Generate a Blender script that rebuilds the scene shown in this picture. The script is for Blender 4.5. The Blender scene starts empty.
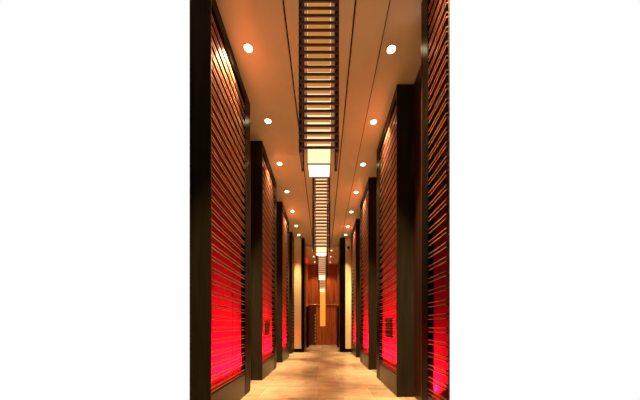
import bpy, bmesh, math, random
from mathutils import Vector

random.seed(7)
sc = bpy.context.scene
COL = sc.collection
S = 1.26                      # the layout below is in modules of 1.26 m
CAMH, CEIL = 0.794, 3.50      # eye height and ceiling height, in modules

# ------------------------------------------------------------------ camera
cam_d = bpy.data.cameras.new('camera')
cam = bpy.data.objects.new('camera', cam_d)
COL.objects.link(cam)
cam.location = (0, 0, CAMH * S)
cam.rotation_euler = (math.radians(90), 0, 0)
cam_d.sensor_fit = 'HORIZONTAL'
cam_d.sensor_width = 36.0
cam_d.lens = 267.0 / 640.0 * 36.0
cam_d.shift_x = -3.3 / 640.0
cam_d.shift_y = 126.0 / 640.0
cam_d.clip_start = 0.02
sc.camera = cam

# ------------------------------------------------------------------ world, exposure
w = bpy.data.worlds.new('world')
sc.world = w
w.use_nodes = True
bg = w.node_tree.nodes['Background']
bg.inputs['Color'].default_value = (1, 1, 1, 1)
bg.inputs['Strength'].default_value = 1.0
sc.view_settings.view_transform = 'Standard'
sc.view_settings.look = 'None'
sc.view_settings.gamma = 1.0
sc.view_settings.exposure = 0.0
sc.view_settings.use_curve_mapping = False

SPOT_W = 1500.0                # each recessed downlight, wide spill
BEAM_W = 1300.0                # and its narrow beam
SPOT_COL = (1.0, 0.75, 0.38)
RED_W = 68.0                   # each red strip at the foot of a panel
RED_COL = (1.0, 0.006, 0.030)
AMBER = 0.50                  # pendant shades
LANTERN = 1.25                 # lantern boxes

# ------------------------------------------------------------------ materials
def new_mat(name):
    m = bpy.data.materials.new(name)
    m.use_nodes = True
    nt = m.node_tree
    return m, nt, nt.nodes['Principled BSDF']

def plain(name, col, rough=0.5, metal=0.0, spec=0.5, noise=0.0, nscale=6.0, stretch=(1, 1, 1), bump=0.0):
    m, nt, p = new_mat(name)
    p.inputs['Base Color'].default_value = (*col, 1)
    p.inputs['Roughness'].default_value = rough
    p.inputs['Metallic'].default_value = metal
    p.inputs['Specular IOR Level'].default_value = spec
    if noise > 0 or bump > 0:
        tc = nt.nodes.new('ShaderNodeTexCoord')
        mp = nt.nodes.new('ShaderNodeMapping')
        mp.inputs['Scale'].default_value = stretch
        n = nt.nodes.new('ShaderNodeTexNoise')
        n.inputs['Scale'].default_value = nscale
        n.inputs['Detail'].default_value = 5
        nt.links.new(tc.outputs['Object'], mp.inputs['Vector'])
        nt.links.new(mp.outputs['Vector'], n.inputs['Vector'])
        r = nt.nodes.new('ShaderNodeValToRGB')
        r.color_ramp.elements[0].position = 0.3
        r.color_ramp.elements[1].position = 0.7
        r.color_ramp.elements[0].color = (*[c * (1 - noise) for c in col], 1)
        r.color_ramp.elements[1].color = (*[min(1, c * (1 + noise)) for c in col], 1)
        nt.links.new(n.outputs['Fac'], r.inputs['Fac'])
        nt.links.new(r.outputs['Color'], p.inputs['Base Color'])
        if bump > 0:
            b = nt.nodes.new('ShaderNodeBump')
            b.inputs['Strength'].default_value = bump
            b.inputs['Distance'].default_value = 0.01
            nt.links.new(n.outputs['Fac'], b.inputs['Height'])
            nt.links.new(b.outputs['Normal'], p.inputs['Normal'])
    return m

def glow(name, col, strength):
    m, nt, p = new_mat(name)
    p.inputs['Base Color'].default_value = (*[min(1, c) * 0.6 for c in col], 1)
    p.inputs['Roughness'].default_value = 0.6
    p.inputs['Emission Color'].default_value = (*col, 1)
    p.inputs['Emission Strength'].default_value = strength
    return m

def stone_floor():
    m, nt, p = new_mat('polished_stone_tiles')
    N, L = nt.nodes.new, nt.links.new
    tc = N('ShaderNodeTexCoord')
    mp = N('ShaderNodeMapping')
    mp.inputs['Location'].default_value = (0.10, 0.32, 0)
    L(tc.outputs['Object'], mp.inputs['Vector'])
    br = N('ShaderNodeTexBrick')
    br.offset = 0.5
    br.inputs['Scale'].default_value = 1.0
    br.inputs['Brick Width'].default_value = 0.80
    br.inputs['Row Height'].default_value = 0.58
    br.inputs['Mortar Size'].default_value = 0.004
    br.inputs['Bias'].default_value = 0.0
    br.inputs['Color1'].default_value = (0.49, 0.335, 0.225, 1)
    br.inputs['Color2'].default_value = (0.34, 0.22, 0.14, 1)
    br.inputs['Mortar'].default_value = (0.55, 0.46, 0.34, 1)
    L(mp.outputs['Vector'], br.inputs['Vector'])
    mp2 = N('ShaderNodeMapping')
    mp2.inputs['Scale'].default_value = (1.0, 2.2, 1.0)
    L(tc.outputs['Object'], mp2.inputs['Vector'])
    n = N('ShaderNodeTexNoise')
    n.inputs['Scale'].default_value = 2.6
    n.inputs['Detail'].default_value = 8
    n.inputs['Roughness'].default_value = 0.62
    n.inputs['Distortion'].default_value = 0.6
    L(mp2.outputs['Vector'], n.inputs['Vector'])
    r = N('ShaderNodeValToRGB')
    r.color_ramp.elements[0].position = 0.32
    r.color_ramp.elements[1].position = 0.70
    r.color_ramp.elements[0].color = (0.62, 0.56, 0.50, 1)
    r.color_ramp.elements[1].color = (1.15, 1.13, 1.10, 1)
    L(n.outputs['Fac'], r.inputs['Fac'])
    mx = N('ShaderNodeMix')
    mx.data_type = 'RGBA'
    mx.blend_type = 'MULTIPLY'
    mx.inputs['Factor'].default_value = 0.8
    L(br.outputs['Color'], mx.inputs['A'])
    L(r.outputs['Color'], mx.inputs['B'])
    L(mx.outputs['Result'], p.inputs['Base Color'])
    p.inputs['Roughness'].default_value = 0.26
    p.inputs['Specular IOR Level'].default_value = 0.5
    return m

def wood(name, c1, c2, rough=0.28, period=0.10, axis='X'):
    """veneer of upright boards"""
    m, nt, p = new_mat(name)
    N, L = nt.nodes.new, nt.links.new
    tc = N('ShaderNodeTexCoord')
    mp = N('ShaderNodeMapping')
    mp.inputs['Scale'].default_value = (9, 9, 0.5)
    L(tc.outputs['Object'], mp.inputs['Vector'])
    n = N('ShaderNodeTexNoise')
    n.inputs['Scale'].default_value = 2.0
    n.inputs['Detail'].default_value = 6
    L(mp.outputs['Vector'], n.inputs['Vector'])
    r = N('ShaderNodeValToRGB')
    r.color_ramp.elements[0].position = 0.34
    r.color_ramp.elements[1].position = 0.68
    r.color_ramp.elements[0].color = (*c1, 1)
    r.color_ramp.elements[1].color = (*c2, 1)
    L(n.outputs['Fac'], r.inputs['Fac'])
    L(r.outputs['Color'], p.inputs['Base Color'])
    p.inputs['Roughness'].default_value = rough
    return m

M = {}
M['floor'] = stone_floor()
M['ceiling'] = plain('matte_tan_ceiling_paint', (0.82, 0.72, 0.52), 0.65, noise=0.03, nscale=3)
M['slot'] = plain('black_slot', (0.006, 0.005, 0.005), 0.6)
M['dark'] = plain('espresso_lacquer', (0.004, 0.0028, 0.002), 0.28, spec=0.03, noise=0.25, nscale=3, stretch=(6, 6, 0.5))
M['pier'] = plain('lacquer_lit_end', (0.030, 0.022, 0.012), 0.35, spec=0.05, noise=0.2, nscale=3, stretch=(6, 6, 0.5))  # unit lacquer made lighter, the light on the end faces put into its colour
M['plinth'] = plain('lacquer_lit_plinth', (0.018, 0.011, 0.006), 0.32, spec=0.25)  # lighter copy of the unit lacquer, lit tone of the plinth painted in
M['edge'] = plain('bronze_edge_glint', (0.10, 0.055, 0.025), 0.3, metal=0.8)  # corner highlight put in as a thin bronze strip
M['alcove'] = plain('dark_mahogany', (0.045, 0.016, 0.010), 0.35, noise=0.3, nscale=3, stretch=(6, 6, 0.5))
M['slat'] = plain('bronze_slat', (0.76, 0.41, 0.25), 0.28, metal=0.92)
def red_glass():
    m, nt, p = new_mat('red_backlit_glass')
    p.inputs['Base Color'].default_value = (0.15, 0.022, 0.014, 1)
    p.inputs['Specular IOR Level'].default_value = 0.15
    p.inputs['Roughness'].default_value = 0.35
    tr = nt.nodes.new('ShaderNodeBsdfTranslucent')
    tr.inputs['Color'].default_value = (0.90, 0.16, 0.30, 1)
    mx = nt.nodes.new('ShaderNodeMixShader')
    mx.inputs['Fac'].default_value = 0.55
    out = nt.nodes['Material Output']
    nt.links.new(p.outputs[0], mx.inputs[1])
    nt.links.new(tr.outputs[0], mx.inputs[2])
    nt.links.new(mx.outputs[0], out.inputs['Surface'])
    return m
M['red'] = red_glass()
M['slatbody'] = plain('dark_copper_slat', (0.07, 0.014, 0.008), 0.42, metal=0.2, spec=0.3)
M['plate'] = plain('black_plate', (0.008, 0.008, 0.008), 0.4)
M['cream'] = plain('cream_plaster', (0.88, 0.66, 0.36), 0.6, noise=0.03, nscale=4)
M['redwood'] = wood('red_mahogany_veneer', (0.24, 0.040, 0.012), (0.52, 0.125, 0.03))
M['doorwood'] = wood('dark_mahogany_door', (0.05, 0.010, 0.005), (0.11, 0.022, 0.010))
M['blocker'] = plain('brown_light_blocker', (0.02, 0.014, 0.010), 0.6)  # for the added unseen walls that keep world light out
M['cage'] = plain('bronze_plum_reflection', (0.17, 0.085, 0.125), 0.38, metal=0.3)  # purple reflection on the slats put into the base colour
M['amber'] = glow('amber_lamp_fabric', (1.0, 0.42, 0.07), AMBER)
M['blade'] = glow('golden_lamp_fabric', (1.0, 0.40, 0.05), 0.75)
M['band'] = glow('bright_lamp_band', (1.0, 0.80, 0.52), 1.25)
M['lantern'] = glow('lantern_glass', (1.0, 0.79, 0.46), LANTERN)
M['diffuser'] = glow('lantern_diffuser', (1.0, 0.93, 0.70), 2.2)
M['lensglow'] = glow('downlight_lens', (1.0, 0.82, 0.50), 14.0)
M['trim'] = plain('pale_trim_ring', (0.70, 0.55, 0.38), 0.4)
M['chrome'] = plain('satin_steel', (0.85, 0.82, 0.76), 0.4, metal=0.2)
M['sign'] = glow('red_sign_glow', (1.0, 0.03, 0.02), 0.8)
M['brass'] = plain('warm_brass', (0.55, 0.30, 0.10), 0.3, metal=0.9)

# ------------------------------------------------------------------ helpers
class MB:
    """collects shapes (module units) and links them as one mesh object"""
    def __init__(self, origin=(0, 0, 0)):
        self.bm = bmesh.new()
        self.o = Vector(origin)

    def box(self, x0, x1, y0, y1, z0, z1, bev=0.0, mi=0, seg=1):
        t = bmesh.new()
        r = bmesh.ops.create_cube(t, size=1.0)
        for v in r['verts']:
            v.co = Vector(((x0 + x1) / 2 + v.co.x * abs(x1 - x0),
                           (y0 + y1) / 2 + v.co.y * abs(y1 - y0),
                           (z0 + z1) / 2 + v.co.z * abs(z1 - z0)))
        if bev > 0:
            bmesh.ops.bevel(t, geom=t.edges[:], offset=bev, segments=seg, affect='EDGES', profile=0.5)
        self._merge(t, mi)
        return self

    def prism(self, pts, z0, z1, mi=0):
        """upright prism over a plan outline"""
        t = bmesh.new()
        lo = [t.verts.new((x, y, z0)) for x, y in pts]
        hi = [t.verts.new((x, y, z1)) for x, y in pts]
        n = len(pts)
        t.faces.new(lo[::-1])
        t.faces.new(hi)
        for i in range(n):
            t.faces.new((lo[i], lo[(i + 1) % n], hi[(i + 1) % n], hi[i]))
        bmesh.ops.recalc_face_normals(t, faces=t.faces[:])
        self._merge(t, mi)
        return self

    def lathe(self, prof, cx, cy, seg=24, mi=0, closed=False):
        """profile of (radius, z) turned about a vertical axis"""
        t = bmesh.new()
        rings = []
        for r, z in prof:
            if r < 1e-6:
                rings.append([t.verts.new((cx, cy, z))])
            else:
                rings.append([t.verts.new((cx + r * math.cos(2 * math.pi * i / seg),
                                           cy + r * math.sin(2 * math.pi * i / seg), z)) for i in range(seg)])
        pairs = list(zip(rings, rings[1:]))
        if closed:
            pairs.append((rings[-1], rings[0]))
        for a, b in pairs:
            for i in range(seg):
                j = (i + 1) % seg
                if len(a) == 1 and len(b) == 1:
                    continue
                if len(a) == 1:
                    t.faces.new((a[0], b[j], b[i]))
                elif len(b) == 1:
                    t.faces.new((a[i], a[j], b[0]))
                else:
                    t.faces.new((a[i], a[j], b[j], b[i]))
        bmesh.ops.recalc_face_normals(t, faces=t.faces[:])
        self._merge(t, mi)
        return self

    def bar_y(self, xc, zc, hx, hz, y0, y1, front=-1):
        """slat with a rounded section running along the corridor"""
        sec = [(-1, -0.55), (-0.7, -1), (0.7, -1), (1, -0.55), (1, 0.55), (0.7, 1), (-0.7, 1), (-1, 0.55)]
        t = bmesh.new()
        a = [t.verts.new((xc + sx * hx, y0, zc + sz * hz)) for sx, sz in sec]
        b = [t.verts.new((xc + sx * hx, y1, zc + sz * hz)) for sx, sz in sec]
        n = len(sec)
        for i in range(n):
            t.faces.new((a[i], a[(i + 1) % n], b[(i + 1) % n], b[i]))
        t.faces.new(a[::-1])
        t.faces.new(b)
        bmesh.ops.recalc_face_normals(t, faces=t.faces[:])
        t.faces.ensure_lookup_table()
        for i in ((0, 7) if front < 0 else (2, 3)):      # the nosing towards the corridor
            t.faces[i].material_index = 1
        self._merge(t, None)
        return self

    def _merge(self, t, mi):
        vm = {}
        for v in t.verts:
            vm[v] = self.bm.verts.new((v.co - self.o) * S)
        for f in t.faces:
            nf = self.bm.faces.new([vm[v] for v in f.verts])
            nf.material_index = f.material_index if mi is None else mi
        t.free()

    def build(self, name, mats, parent=None, smooth=False):
        me = bpy.data.meshes.new(name)
        self.bm.to_mesh(me)
        self.bm.free()
        for m in (mats if isinstance(mats, (list, tuple)) else [mats]):
            me.materials.append(m)
        if smooth:
            for p in me.polygons:
                p.use_smooth = True
        o = bpy.data.objects.new(name, me)
        COL.objects.link(o)
        if parent is not None:
            o.parent = parent
        else:
            o.location = self.o * S
        return o

def tag(o, label, cat, group=None):
    o['label'] = label
    o['category'] = cat
    if group:
        o['group'] = group
    return o

def thing(name, loc, label, cat, group=None):
    o = bpy.data.objects.new(name, None)
    COL.objects.link(o)
    o.empty_display_size = 0.1
    o.location = Vector(loc) * S
    return tag(o, label, cat, group)

def struct(mb, name, mats):
    o = mb.build(name, mats)
    o['kind'] = 'structure'
    return o

def add_light(name, kind, loc, energy, col, parent=None, origin=(0, 0, 0), **kw):
    d = bpy.data.lights.new(name, kind)
    d.energy = energy
    d.color = col
    rot = kw.pop('rot', None)
    for k, v in kw.items():
        setattr(d, k, v)
    o = bpy.data.objects.new(name, d)
    COL.objects.link(o)
    o.location = (Vector(loc) - Vector(origin)) * S
    if rot:
        o.rotation_euler = rot
    if parent is not None:
        o.parent = parent
    return o

# ------------------------------------------------------------------ the setting
XL, XR = -0.89, 0.822          # faces of the slatted units
DEP = 0.19                     # depth of a unit
WL, WR = -1.062, 1.012         # faces of the walls behind them
ZF = 11.15                     # far wall
ZP = 8.15                      # portal

f = MB()
f.box(-2.6, -1.10, 1.65, 2.09, -0.06, 0.0)
f.box(-1.10, 1.05, 1.65, ZF + 0.1, -0.06, 0.0)
f.box(1.05, 2.25, 1.65, 1.73, -0.06, 0.0)
f.box(-2.6, 2.25, -2.0, 1.65, -0.06, 0.0)  # added unseen floor with its side wings, shields the corridor from the world
struct(f, 'floor', M['floor'])

c = MB()
c.box(-1.10, 1.05, 1.65, 8.75, CEIL, CEIL + 0.08)
c.box(-2.6, -1.10, 1.65, 2.09, CEIL, CEIL + 0.08)
c.box(1.05, 2.25, 1.65, 1.73, CEIL, CEIL + 0.08)
c.box(-2.6, 2.25, -2.0, 1.65, CEIL, CEIL + 0.08)  # added unseen ceiling and wings, cutting down light from the white world
seams = [0.6, 4.18, 7.76, 8.75]
for a, b in ((-0.605, -0.339), (-0.322, 0.258), (0.275, 0.545)):
    for y0, y1 in zip(seams, seams[1:]):
        c.box(a, b, y0 + 0.0025, y1 - 0.0025, CEIL - 0.035, CEIL)
c.box(-1.10, 1.05, 8.75, ZF + 0.1, CEIL - 0.13, CEIL + 0.08)
struct(c, 'ceiling', M['ceiling'])
t = MB(); t.box(-0.339, -0.322, 0.6, 8.75, CEIL - 0.004, CEIL); struct(t, 'trim_1', M['slot'])
t = MB(); t.box(0.258, 0.275, 0.6, 8.75, CEIL - 0.004, CEIL); struct(t, 'trim_2', M['slot'])
t = MB(); t.box(0.545, 0.552, 0.6, 8.75, CEIL - 0.036, CEIL); struct(t, 'shadow_line', M['plinth'])  # dark strip painted in for a shadow gap

m = MB(); m.box(WL - 0.05, WL, 2.9, ZF, 0, CEIL); struct(m, 'wall_left', M['alcove'])
m = MB(); m.box(WR, WR + 0.05, 2.32, ZF, 0, CEIL); struct(m, 'wall_right', M['alcove'])
m = MB(); m.box(-2.6, 2.25, -2.05, -2.0, 0, CEIL); struct(m, 'blocker_near', M['blocker'])  # added behind the camera to block world light
m = MB(); m.box(-2.65, -2.6, -2.05, 2.09, 0, CEIL); struct(m, 'blocker_near_left', M['blocker'])  # added side screen out of view, stops world light from the left
m = MB(); m.box(2.25, 2.30, -2.05, 1.73, 0, CEIL); struct(m, 'blocker_near_right', M['blocker'])  # added side screen out of view, stops world light from the right

# portal: cream piers with dark base, dark jambs
m = MB(); m.box(WL, -0.672, ZP, ZP + 0.5, 0.10, CEIL); m.box(-0.705, -0.690, ZP - 0.008, ZP + 0.01, 0.10, CEIL)
struct(m, 'trim_3', M['cream'])
m = MB(); m.box(0.672, WR, ZP, ZP + 0.5, 0.10, CEIL); m.box(0.700, 0.715, ZP - 0.008, ZP + 0.01, 0.10, CEIL)
struct(m, 'trim_4', M['cream'])
m = MB(); m.box(WL, -0.672, ZP - 0.015, ZP + 0.5, 0, 0.10, 0.004); struct(m, 'baseboard_left', M['dark'])
m = MB(); m.box(0.672, WR, ZP - 0.015, ZP + 0.5, 0, 0.10, 0.004); struct(m, 'baseboard_right', M['dark'])
m = MB(); m.box(-0.672, -0.575, ZP - 0.03, ZP + 0.6, 0, CEIL - 0.02, 0.006); struct(m, 'trim_5', M['dark'])
m = MB(); m.box(0.505, 0.672, ZP - 0.03, ZP + 0.6, 0, CEIL - 0.02, 0.006); struct(m, 'trim_6', M['dark'])

# vestibule beyond the portal
m = MB()
m.box(-1.10, 1.05, ZF, ZF + 0.1, 0, CEIL)
struct(m, 'wall_far', M['redwood'])
m = MB(); m.box(WL, -0.63, ZP + 0.6, ZF, 0, CEIL - 0.13); struct(m, 'wall_far_left', M['redwood'])
m = MB(); m.box(0.585, WR, ZP + 0.6, ZF, 0, CEIL - 0.13); struct(m, 'wall_far_right', M['redwood'])
m = MB(); m.box(-0.63, 0.585, ZF - 0.03, ZF, 1.665, 1.70, 0.006); struct(m, 'trim_7', M['brass'])

def board_joints(name, x0, x1, z0, z1, n):
    m = MB()
    for i in range(1, n):
        x = x0 + (x1 - x0) * i / n
        m.box(x - 0.004, x + 0.004, ZF - 0.004, ZF, z0, z1)
    struct(m, name, M['doorwood'])
board_joints('trim_8', -0.63, 0.585, 1.70, CEIL - 0.13, 8)

d = MB((-0.48, ZF - 0.02, 0)); d.box(-0.62, -0.30, ZF - 0.03, ZF, 0.0, 1.665, 0.004)
door1 = struct(d, 'door_1', M['doorwood'])
h = MB((-0.48, ZF - 0.02, 0))
for i in range(9):
    h.box(-0.345, -0.325, ZF - 0.065, ZF - 0.03, 0.12 + i * 0.135, 0.12 + i * 0.135 + 0.085, 0.004)
h.build('door_handle', M['chrome'], door1)
for nm, a, b in (('door_2', -0.63, -0.545), ('door_3', 0.52, 0.585)):
    m = MB(((a + b) / 2, 10.2, 0))
    m.box(a, b, 9.86, 10.6, 0, 1.52, 0.006)
    struct(m, nm, M['dark'])

# ------------------------------------------------------------------ slatted units with red panels
ORD = ['nearest', 'second', 'third', 'farthest']

def slatted_unit(side, a, y0, y1, label, splay=False, plate=False, dep=DEP, near=0.014, stile=0.2):
    s = side
    org = (a + s * dep / 2, (y0 + y1) / 2, 0)
    u = thing('slatted_unit', org, label, 'wall unit', 'slatted units with red panels along both walls')
    def X(p, q):
        return (a + s * p, a + s * q) if s > 0 else (a + s * q, a + s * p)
    top = CEIL - 0.13
    ya = y0 + near
    ysl = y1 - stile
    if splay:                  # near end closed by a splayed return
        m = MB(org)
        m.prism([(a, y0), (a + s * dep, y0 + dep * 2.2), (a + s * dep, y0 + dep * 2.2 + 0.02), (a, y0 + 0.02)], 0, CEIL)
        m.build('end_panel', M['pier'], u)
    else:
        m = MB(org); m.box(*X(0, dep), y0, ya, 0, CEIL - 0.001, 0.0025)
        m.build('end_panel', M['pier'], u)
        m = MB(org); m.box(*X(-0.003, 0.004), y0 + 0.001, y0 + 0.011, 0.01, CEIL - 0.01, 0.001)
        m.build('edge_glint', M['edge'], u)  # stands in for the glint along the corner
    m = MB(org); m.box(*X(0, dep if not splay else 0.16), ysl, y1, 0, CEIL - 0.001, 0.0035)
    m.build('stile', M['dark'], u)
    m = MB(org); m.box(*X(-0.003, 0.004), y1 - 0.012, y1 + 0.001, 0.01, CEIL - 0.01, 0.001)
    m.build('edge_glint', M['edge'], u)
    def slab(p, q, z0, z1, bev, name, mat, yb0=None, yb1=None):
        m = MB(org)
        b0 = ya if yb0 is None else yb0
        b1 = ysl if yb1 is None else yb1
        if splay and yb0 is None:
            e = lambda r: y0 + 0.02 + r * 2.2
            m.prism([(a + s * p, e(p)), (a + s * q, e(q)), (a + s * q, b1), (a + s * p, b1)], z0, z1)
        else:
            m.box(*X(p, q), b0, b1, z0, z1, bev)
        if name == 'red_panel':            # a shallow tray, open towards the lamp behind it
            m.bm.faces.ensure_lookup_table()
            back = [g for g in m.bm.faces if s * g.normal.x > 0.9] if not m.bm.normal_update() else []
            bmesh.ops.delete(m.bm, geom=back, context='FACES')
        return m.build(name, mat, u)
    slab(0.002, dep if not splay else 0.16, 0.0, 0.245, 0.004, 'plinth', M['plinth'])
    slab(0.002, dep if not splay else 0.16, top, CEIL - 0.001, 0.004, 'top_rail', M['dark'])
    yj = ysl - 0.29
    if splay:
        slab(0.046, 0.06, 0.245, top, 0, 'red_panel', M['red'], None, ysl)
    else:
        slab(0.046, 0.06, 0.245, top, 0, 'red_panel', M['red'], ya, yj - 0.004)
        slab(0.046, 0.06, 0.245, top, 0, 'red_panel', M['red'], yj + 0.004, ysl)
    # paired slats
    m = MB(org)
    z = 0.282
    while z < top - 0.02:
        for dz in (-0.0155, 0.0155):
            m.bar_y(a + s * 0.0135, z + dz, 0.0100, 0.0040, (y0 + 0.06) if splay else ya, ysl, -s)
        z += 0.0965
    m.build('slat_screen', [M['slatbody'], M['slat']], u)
    if plate:
        m = MB(org)
        m.box(*X(0.032, 0.0455), y0 + 0.34, y0 + 0.70, 0.65, 0.90, 0.003)
        pl = m.build('lock_plate', M['plate'], u)
        m = MB(org)
        for i in range(4):
            zz = 0.68 + i * 0.06
            m.box(*X(0.026, 0.033), y0 + 0.44, y0 + 0.58, zz, zz + 0.014, 0.002)
        m.build('latch', M['brass'], pl)
    # lamp strip in the box behind the glass, lying on the plinth
    m = MB(org)
    m.box(*X(dep - 0.004, dep), ya if not splay else y0 + 0.43, y1, 0, CEIL - 0.001)
    m.build('back_board', M['alcove'], u)
    if splay:
        ln = 0.24
        add_light('red_strip_light', 'AREA', (a + s * 0.105, y0 + 0.275, 0.252), RED_W * 0.5, RED_COL,
                  u, org, shape='RECTANGLE', size=0.016 * S, size_y=ln * S, spread=math.radians(115), rot=(math.pi, 0, math.radians(22)))
    else:
        add_light('red_strip_light', 'AREA', (a + s * (dep - 0.03), (ya + ysl) / 2, 0.252), RED_W * (ysl - ya) / 0.9, RED_COL,
                  u, org, shape='RECTANGLE', size=0.016 * S, size_y=(ysl - ya - 0.02) * S, spread=math.radians(115), rot=(math.pi, 0, 0))
    return u

slatted_unit(-1, XL, 2.11, 3.24, 'nearest tall slatted unit on the left, red panel behind bronze slats, broad black end face', dep=0.168)
slatted_unit(-1, XL, 3.90, 5.07, 'second slatted unit from the camera on the left, small black plate behind its slats', plate=True)
slatted_unit(-1, XL, 5.81, 6.94, 'third slatted red unit from the camera on the left wall')
slatted_unit(-1, XL, 7.66, ZP - 0.02, 'farthest slatted unit on the left, narrow, touching the cream pier', stile=0.06)
slatted_unit(1, XR, 1.735, 2.235, 'nearest slatted red unit on the right, cut off by the right edge of the photo', splay=True, stile=0.135)
slatted_unit(1, XR, 2.985, 4.105, 'second slatted unit from the camera on the right, its end face broad and dark', plate=True)
slatted_unit(1, XR, 4.857, 5.98, 'third slatted red unit from the camera on the right wall')
slatted_unit(1, XR, 6.73, 7.85, 'farthest slatted red unit on the right, just before the cream pier')

# ------------------------------------------------------------------ downlights
NUM = ['nearest', 'second', 'third', 'fourth', 'fifth', 'sixth', 'seventh']

def downlight(x, y, z, label, group, spill, beam, r=0.038, size=1.45):
    org = (x, y, z)
    u = thing('downlight', org, label, 'ceiling light', group)
    m = MB(org)
    m.lathe([(r, z - 0.001), (r + 0.004, z - 0.006), (r + 0.010, z - 0.006), (r + 0.013, z - 0.001)], x, y, 28, closed=True)
    m.build('trim_ring', M['trim'], u, True)
    m = MB(org)
    m.lathe([(0, z - 0.004), (r * 0.6, z - 0.0035), (r, z - 0.001), (r, z - 0.0005), (0, z - 0.0005)], x, y, 28)
    m.build('lens', M['lensglow'], u, True)
    if spill:
        add_light('downlight_lamp', 'SPOT', (x, y, z - 0.03), spill, SPOT_COL, u, org,
                  spot_size=size, spot_blend=0.8, shadow_soft_size=0.02,
                  rot=(0, math.copysign(0.42, -x), 0) if y < ZP else None)
    if beam:
        add_light('downlight_beam', 'SPOT', (x, y, z - 0.03), beam, SPOT_COL, u, org,
                  spot_size=0.58, spot_blend=0.85, shadow_soft_size=0.02,
                  rot=(0, math.copysign(0.06, -x), 0) if y < ZP else None)
    return u

# the lamps before a panel wash it with a wide cone, those in the gaps throw a tight beam on the floor
for i in range(7):
    wash = i % 2 == 0
    downlight(-0.73, min(2.60 + 0.925 * i, 7.93), CEIL,
              NUM[i] + ' recessed downlight from the camera in the left side of the ceiling', 'downlights along the left',
              SPOT_W if wash and i < 6 else 0, BEAM_W * 0.7 if i == 6 else 0 if wash else BEAM_W)
for i in range(7):
    wash = i % 2 == 1
    downlight(0.665, min(2.61 + 0.93 * i, 7.93), CEIL,
              NUM[i] + ' recessed downlight from the camera in the right side of the ceiling', 'downlights along the right',
              SPOT_W if wash else 0, 0 if wash else BEAM_W if i < 6 else BEAM_W * 0.7)
for x, sd in ((-0.73, 'left'), (0.665, 'right')):  # added pair out of view, brightens the nearest units
    downlight(x, 1.675, CEIL, 'added unseen downlight overhead for the nearest units, on the ' + sd + ' before all the others',
              'downlights along the ' + sd, SPOT_W if x > 0 else 0, BEAM_W if x < 0 else 0)
for i, y in enumerate((9.1, 9.9, 10.75)):
    w_ = ['near', 'middle', 'last'][i]
    for x, sd in ((-0.35, 'left'), (0.28, 'right')):
        downlight(x, y, CEIL - 0.13, w_ + ' small downlight on the ' + sd + ' above the far red wood vestibule',
                  'downlights of the vestibule', 150.0, 100.0, 0.022)

# ------------------------------------------------------------------ pendants
PX = -0.028

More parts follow.
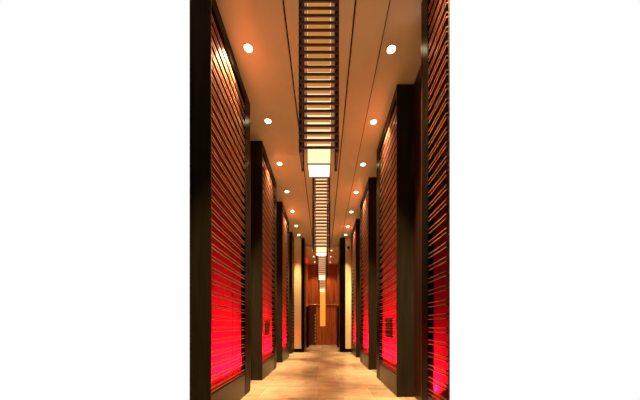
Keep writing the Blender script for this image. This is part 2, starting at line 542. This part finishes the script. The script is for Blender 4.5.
def pendant(yc, label):
    hb = CEIL - 0.035
    org = (PX, yc, CAMH + 1.046)
    u = thing('cage_pendant', org, label, 'pendant light', 'caged pendants down the middle of the corridor')
    zb = CAMH + 1.046           # underside of the lantern
    ch, dh = 0.128, 0.115       # half width, half depth of the cage
    sh = 0.0725                 # half width of the shade
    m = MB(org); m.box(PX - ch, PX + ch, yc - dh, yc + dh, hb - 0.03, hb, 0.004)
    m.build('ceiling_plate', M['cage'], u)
    m = MB(org); m.box(PX - sh, PX + sh, yc - sh, yc + sh, zb + 0.10, hb - 0.03)
    shade = m.build('shade', M['amber'], u)
    m = MB(org)
    k = 0
    z = CAMH + 1.125
    levels = []
    while z < hb - 0.05:
        levels.append(z)
        z += 0.0463
    for z in levels[1:]:
        m.box(PX - sh - 0.003, PX + sh + 0.003, yc - sh - 0.003, yc + sh + 0.003, z - 0.0045, z + 0.0045)
    m.build('light_band', M['band'], shade)
    m = MB(org); m.box(PX - sh, PX + sh, yc - sh, yc + sh, zb, zb + 0.10, 0.002)
    m.build('lantern_box', M['lantern'], u)
    m = MB(org); m.box(PX - sh + 0.003, PX + sh - 0.003, yc - sh + 0.003, yc + sh - 0.003, zb - 0.0015, zb + 0.0015)
    m.build('diffuser', M['diffuser'], u)
    m = MB(org)
    e = 0.004
    m.box(PX - sh - e, PX + sh + e, yc - sh - e, yc - sh + e, zb - 0.002, zb + 0.004)
    m.box(PX - sh - e, PX + sh + e, yc + sh - e, yc + sh + e, zb - 0.002, zb + 0.004)
    m.box(PX - sh - e, PX - sh + e, yc - sh, yc + sh, zb - 0.002, zb + 0.004)
    m.box(PX + sh - e, PX + sh + e, yc - sh, yc + sh, zb - 0.002, zb + 0.004)
    m.build('lantern_rim', M['brass'], u)
    # slats round all four sides, posts in the corners
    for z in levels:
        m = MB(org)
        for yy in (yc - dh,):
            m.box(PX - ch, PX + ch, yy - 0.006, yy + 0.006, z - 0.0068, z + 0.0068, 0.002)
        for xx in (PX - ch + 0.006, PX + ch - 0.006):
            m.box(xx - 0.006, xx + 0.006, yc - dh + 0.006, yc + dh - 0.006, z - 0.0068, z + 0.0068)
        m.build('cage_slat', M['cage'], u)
    for sx in (-1, 1):
        for sy in (-1, 1):
            m = MB(org)
            xx, yy = PX + sx * (ch - 0.011), yc + sy * (dh - 0.012)
            m.box(xx - 0.009, xx + 0.009, yy - 0.005, yy + 0.005, CAMH + 1.105, hb - 0.03)
            m.build('corner_post', M['plate'], u)
    return u

for i in range(4):
    pendant(1.80 + 2.095 * i, ['nearest large caged pendant hanging before the camera, dark slats round an amber shade',
                              'second caged pendant from the camera, its lantern glowing below the nearest one',
                              'third caged pendant from the camera, small in the middle of the corridor',
                              'farthest caged pendant, smallest, just above the long amber lantern'][i])

yb = 9.75
org = (-0.02, yb, CAMH - 0.03)
u = thing('blade_pendant', org, 'long narrow amber lantern hanging before the far red wood wall', 'pendant light')
m = MB(org); m.box(-0.115, 0.075, yb - 0.04, yb + 0.04, CAMH - 0.01, CEIL - 0.30, 0.004)
m.build('shade', M['blade'], u)
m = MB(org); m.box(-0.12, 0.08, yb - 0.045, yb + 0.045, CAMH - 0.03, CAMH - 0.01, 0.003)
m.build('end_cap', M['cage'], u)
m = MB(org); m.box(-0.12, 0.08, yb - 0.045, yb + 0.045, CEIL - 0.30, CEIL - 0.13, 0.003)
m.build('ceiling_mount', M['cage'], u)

# ------------------------------------------------------------------ small fixtures
org = (-0.56, 9.0, CAMH + 2.12)
u = thing('exit_sign', org, 'small glowing red sign high beside the left jamb of the far portal', 'sign')
m = MB(org); m.box(-0.63, -0.525, 8.985, 9.015, CAMH + 2.12, CAMH + 2.30, 0.004); m.build('lit_face', M['sign'], u)
m = MB(org); m.box(-0.635, -0.520, 9.0, 9.02, CAMH + 2.30, CAMH + 2.315); m.build('mount', M['plate'], u)

org = (0.765, ZP, CAMH + 2.37)
u = thing('dome_fixture', org, 'small black fixture high on the cream pier at the right', 'wall fixture')
m = MB(org); m.box(0.735, 0.795, ZP - 0.02, ZP, CAMH + 2.34, CAMH + 2.43, 0.006); m.build('wall_plate', M['trim'], u)
m = MB(org); m.lathe([(0, CAMH + 2.34), (0.022, CAMH + 2.347), (0.036, CAMH + 2.37), (0.038, CAMH + 2.39), (0.03, CAMH + 2.42), (0, CAMH + 2.425)],
                     0.765, ZP - 0.045, 20)
m.build('dome', M['plate'], u, True)
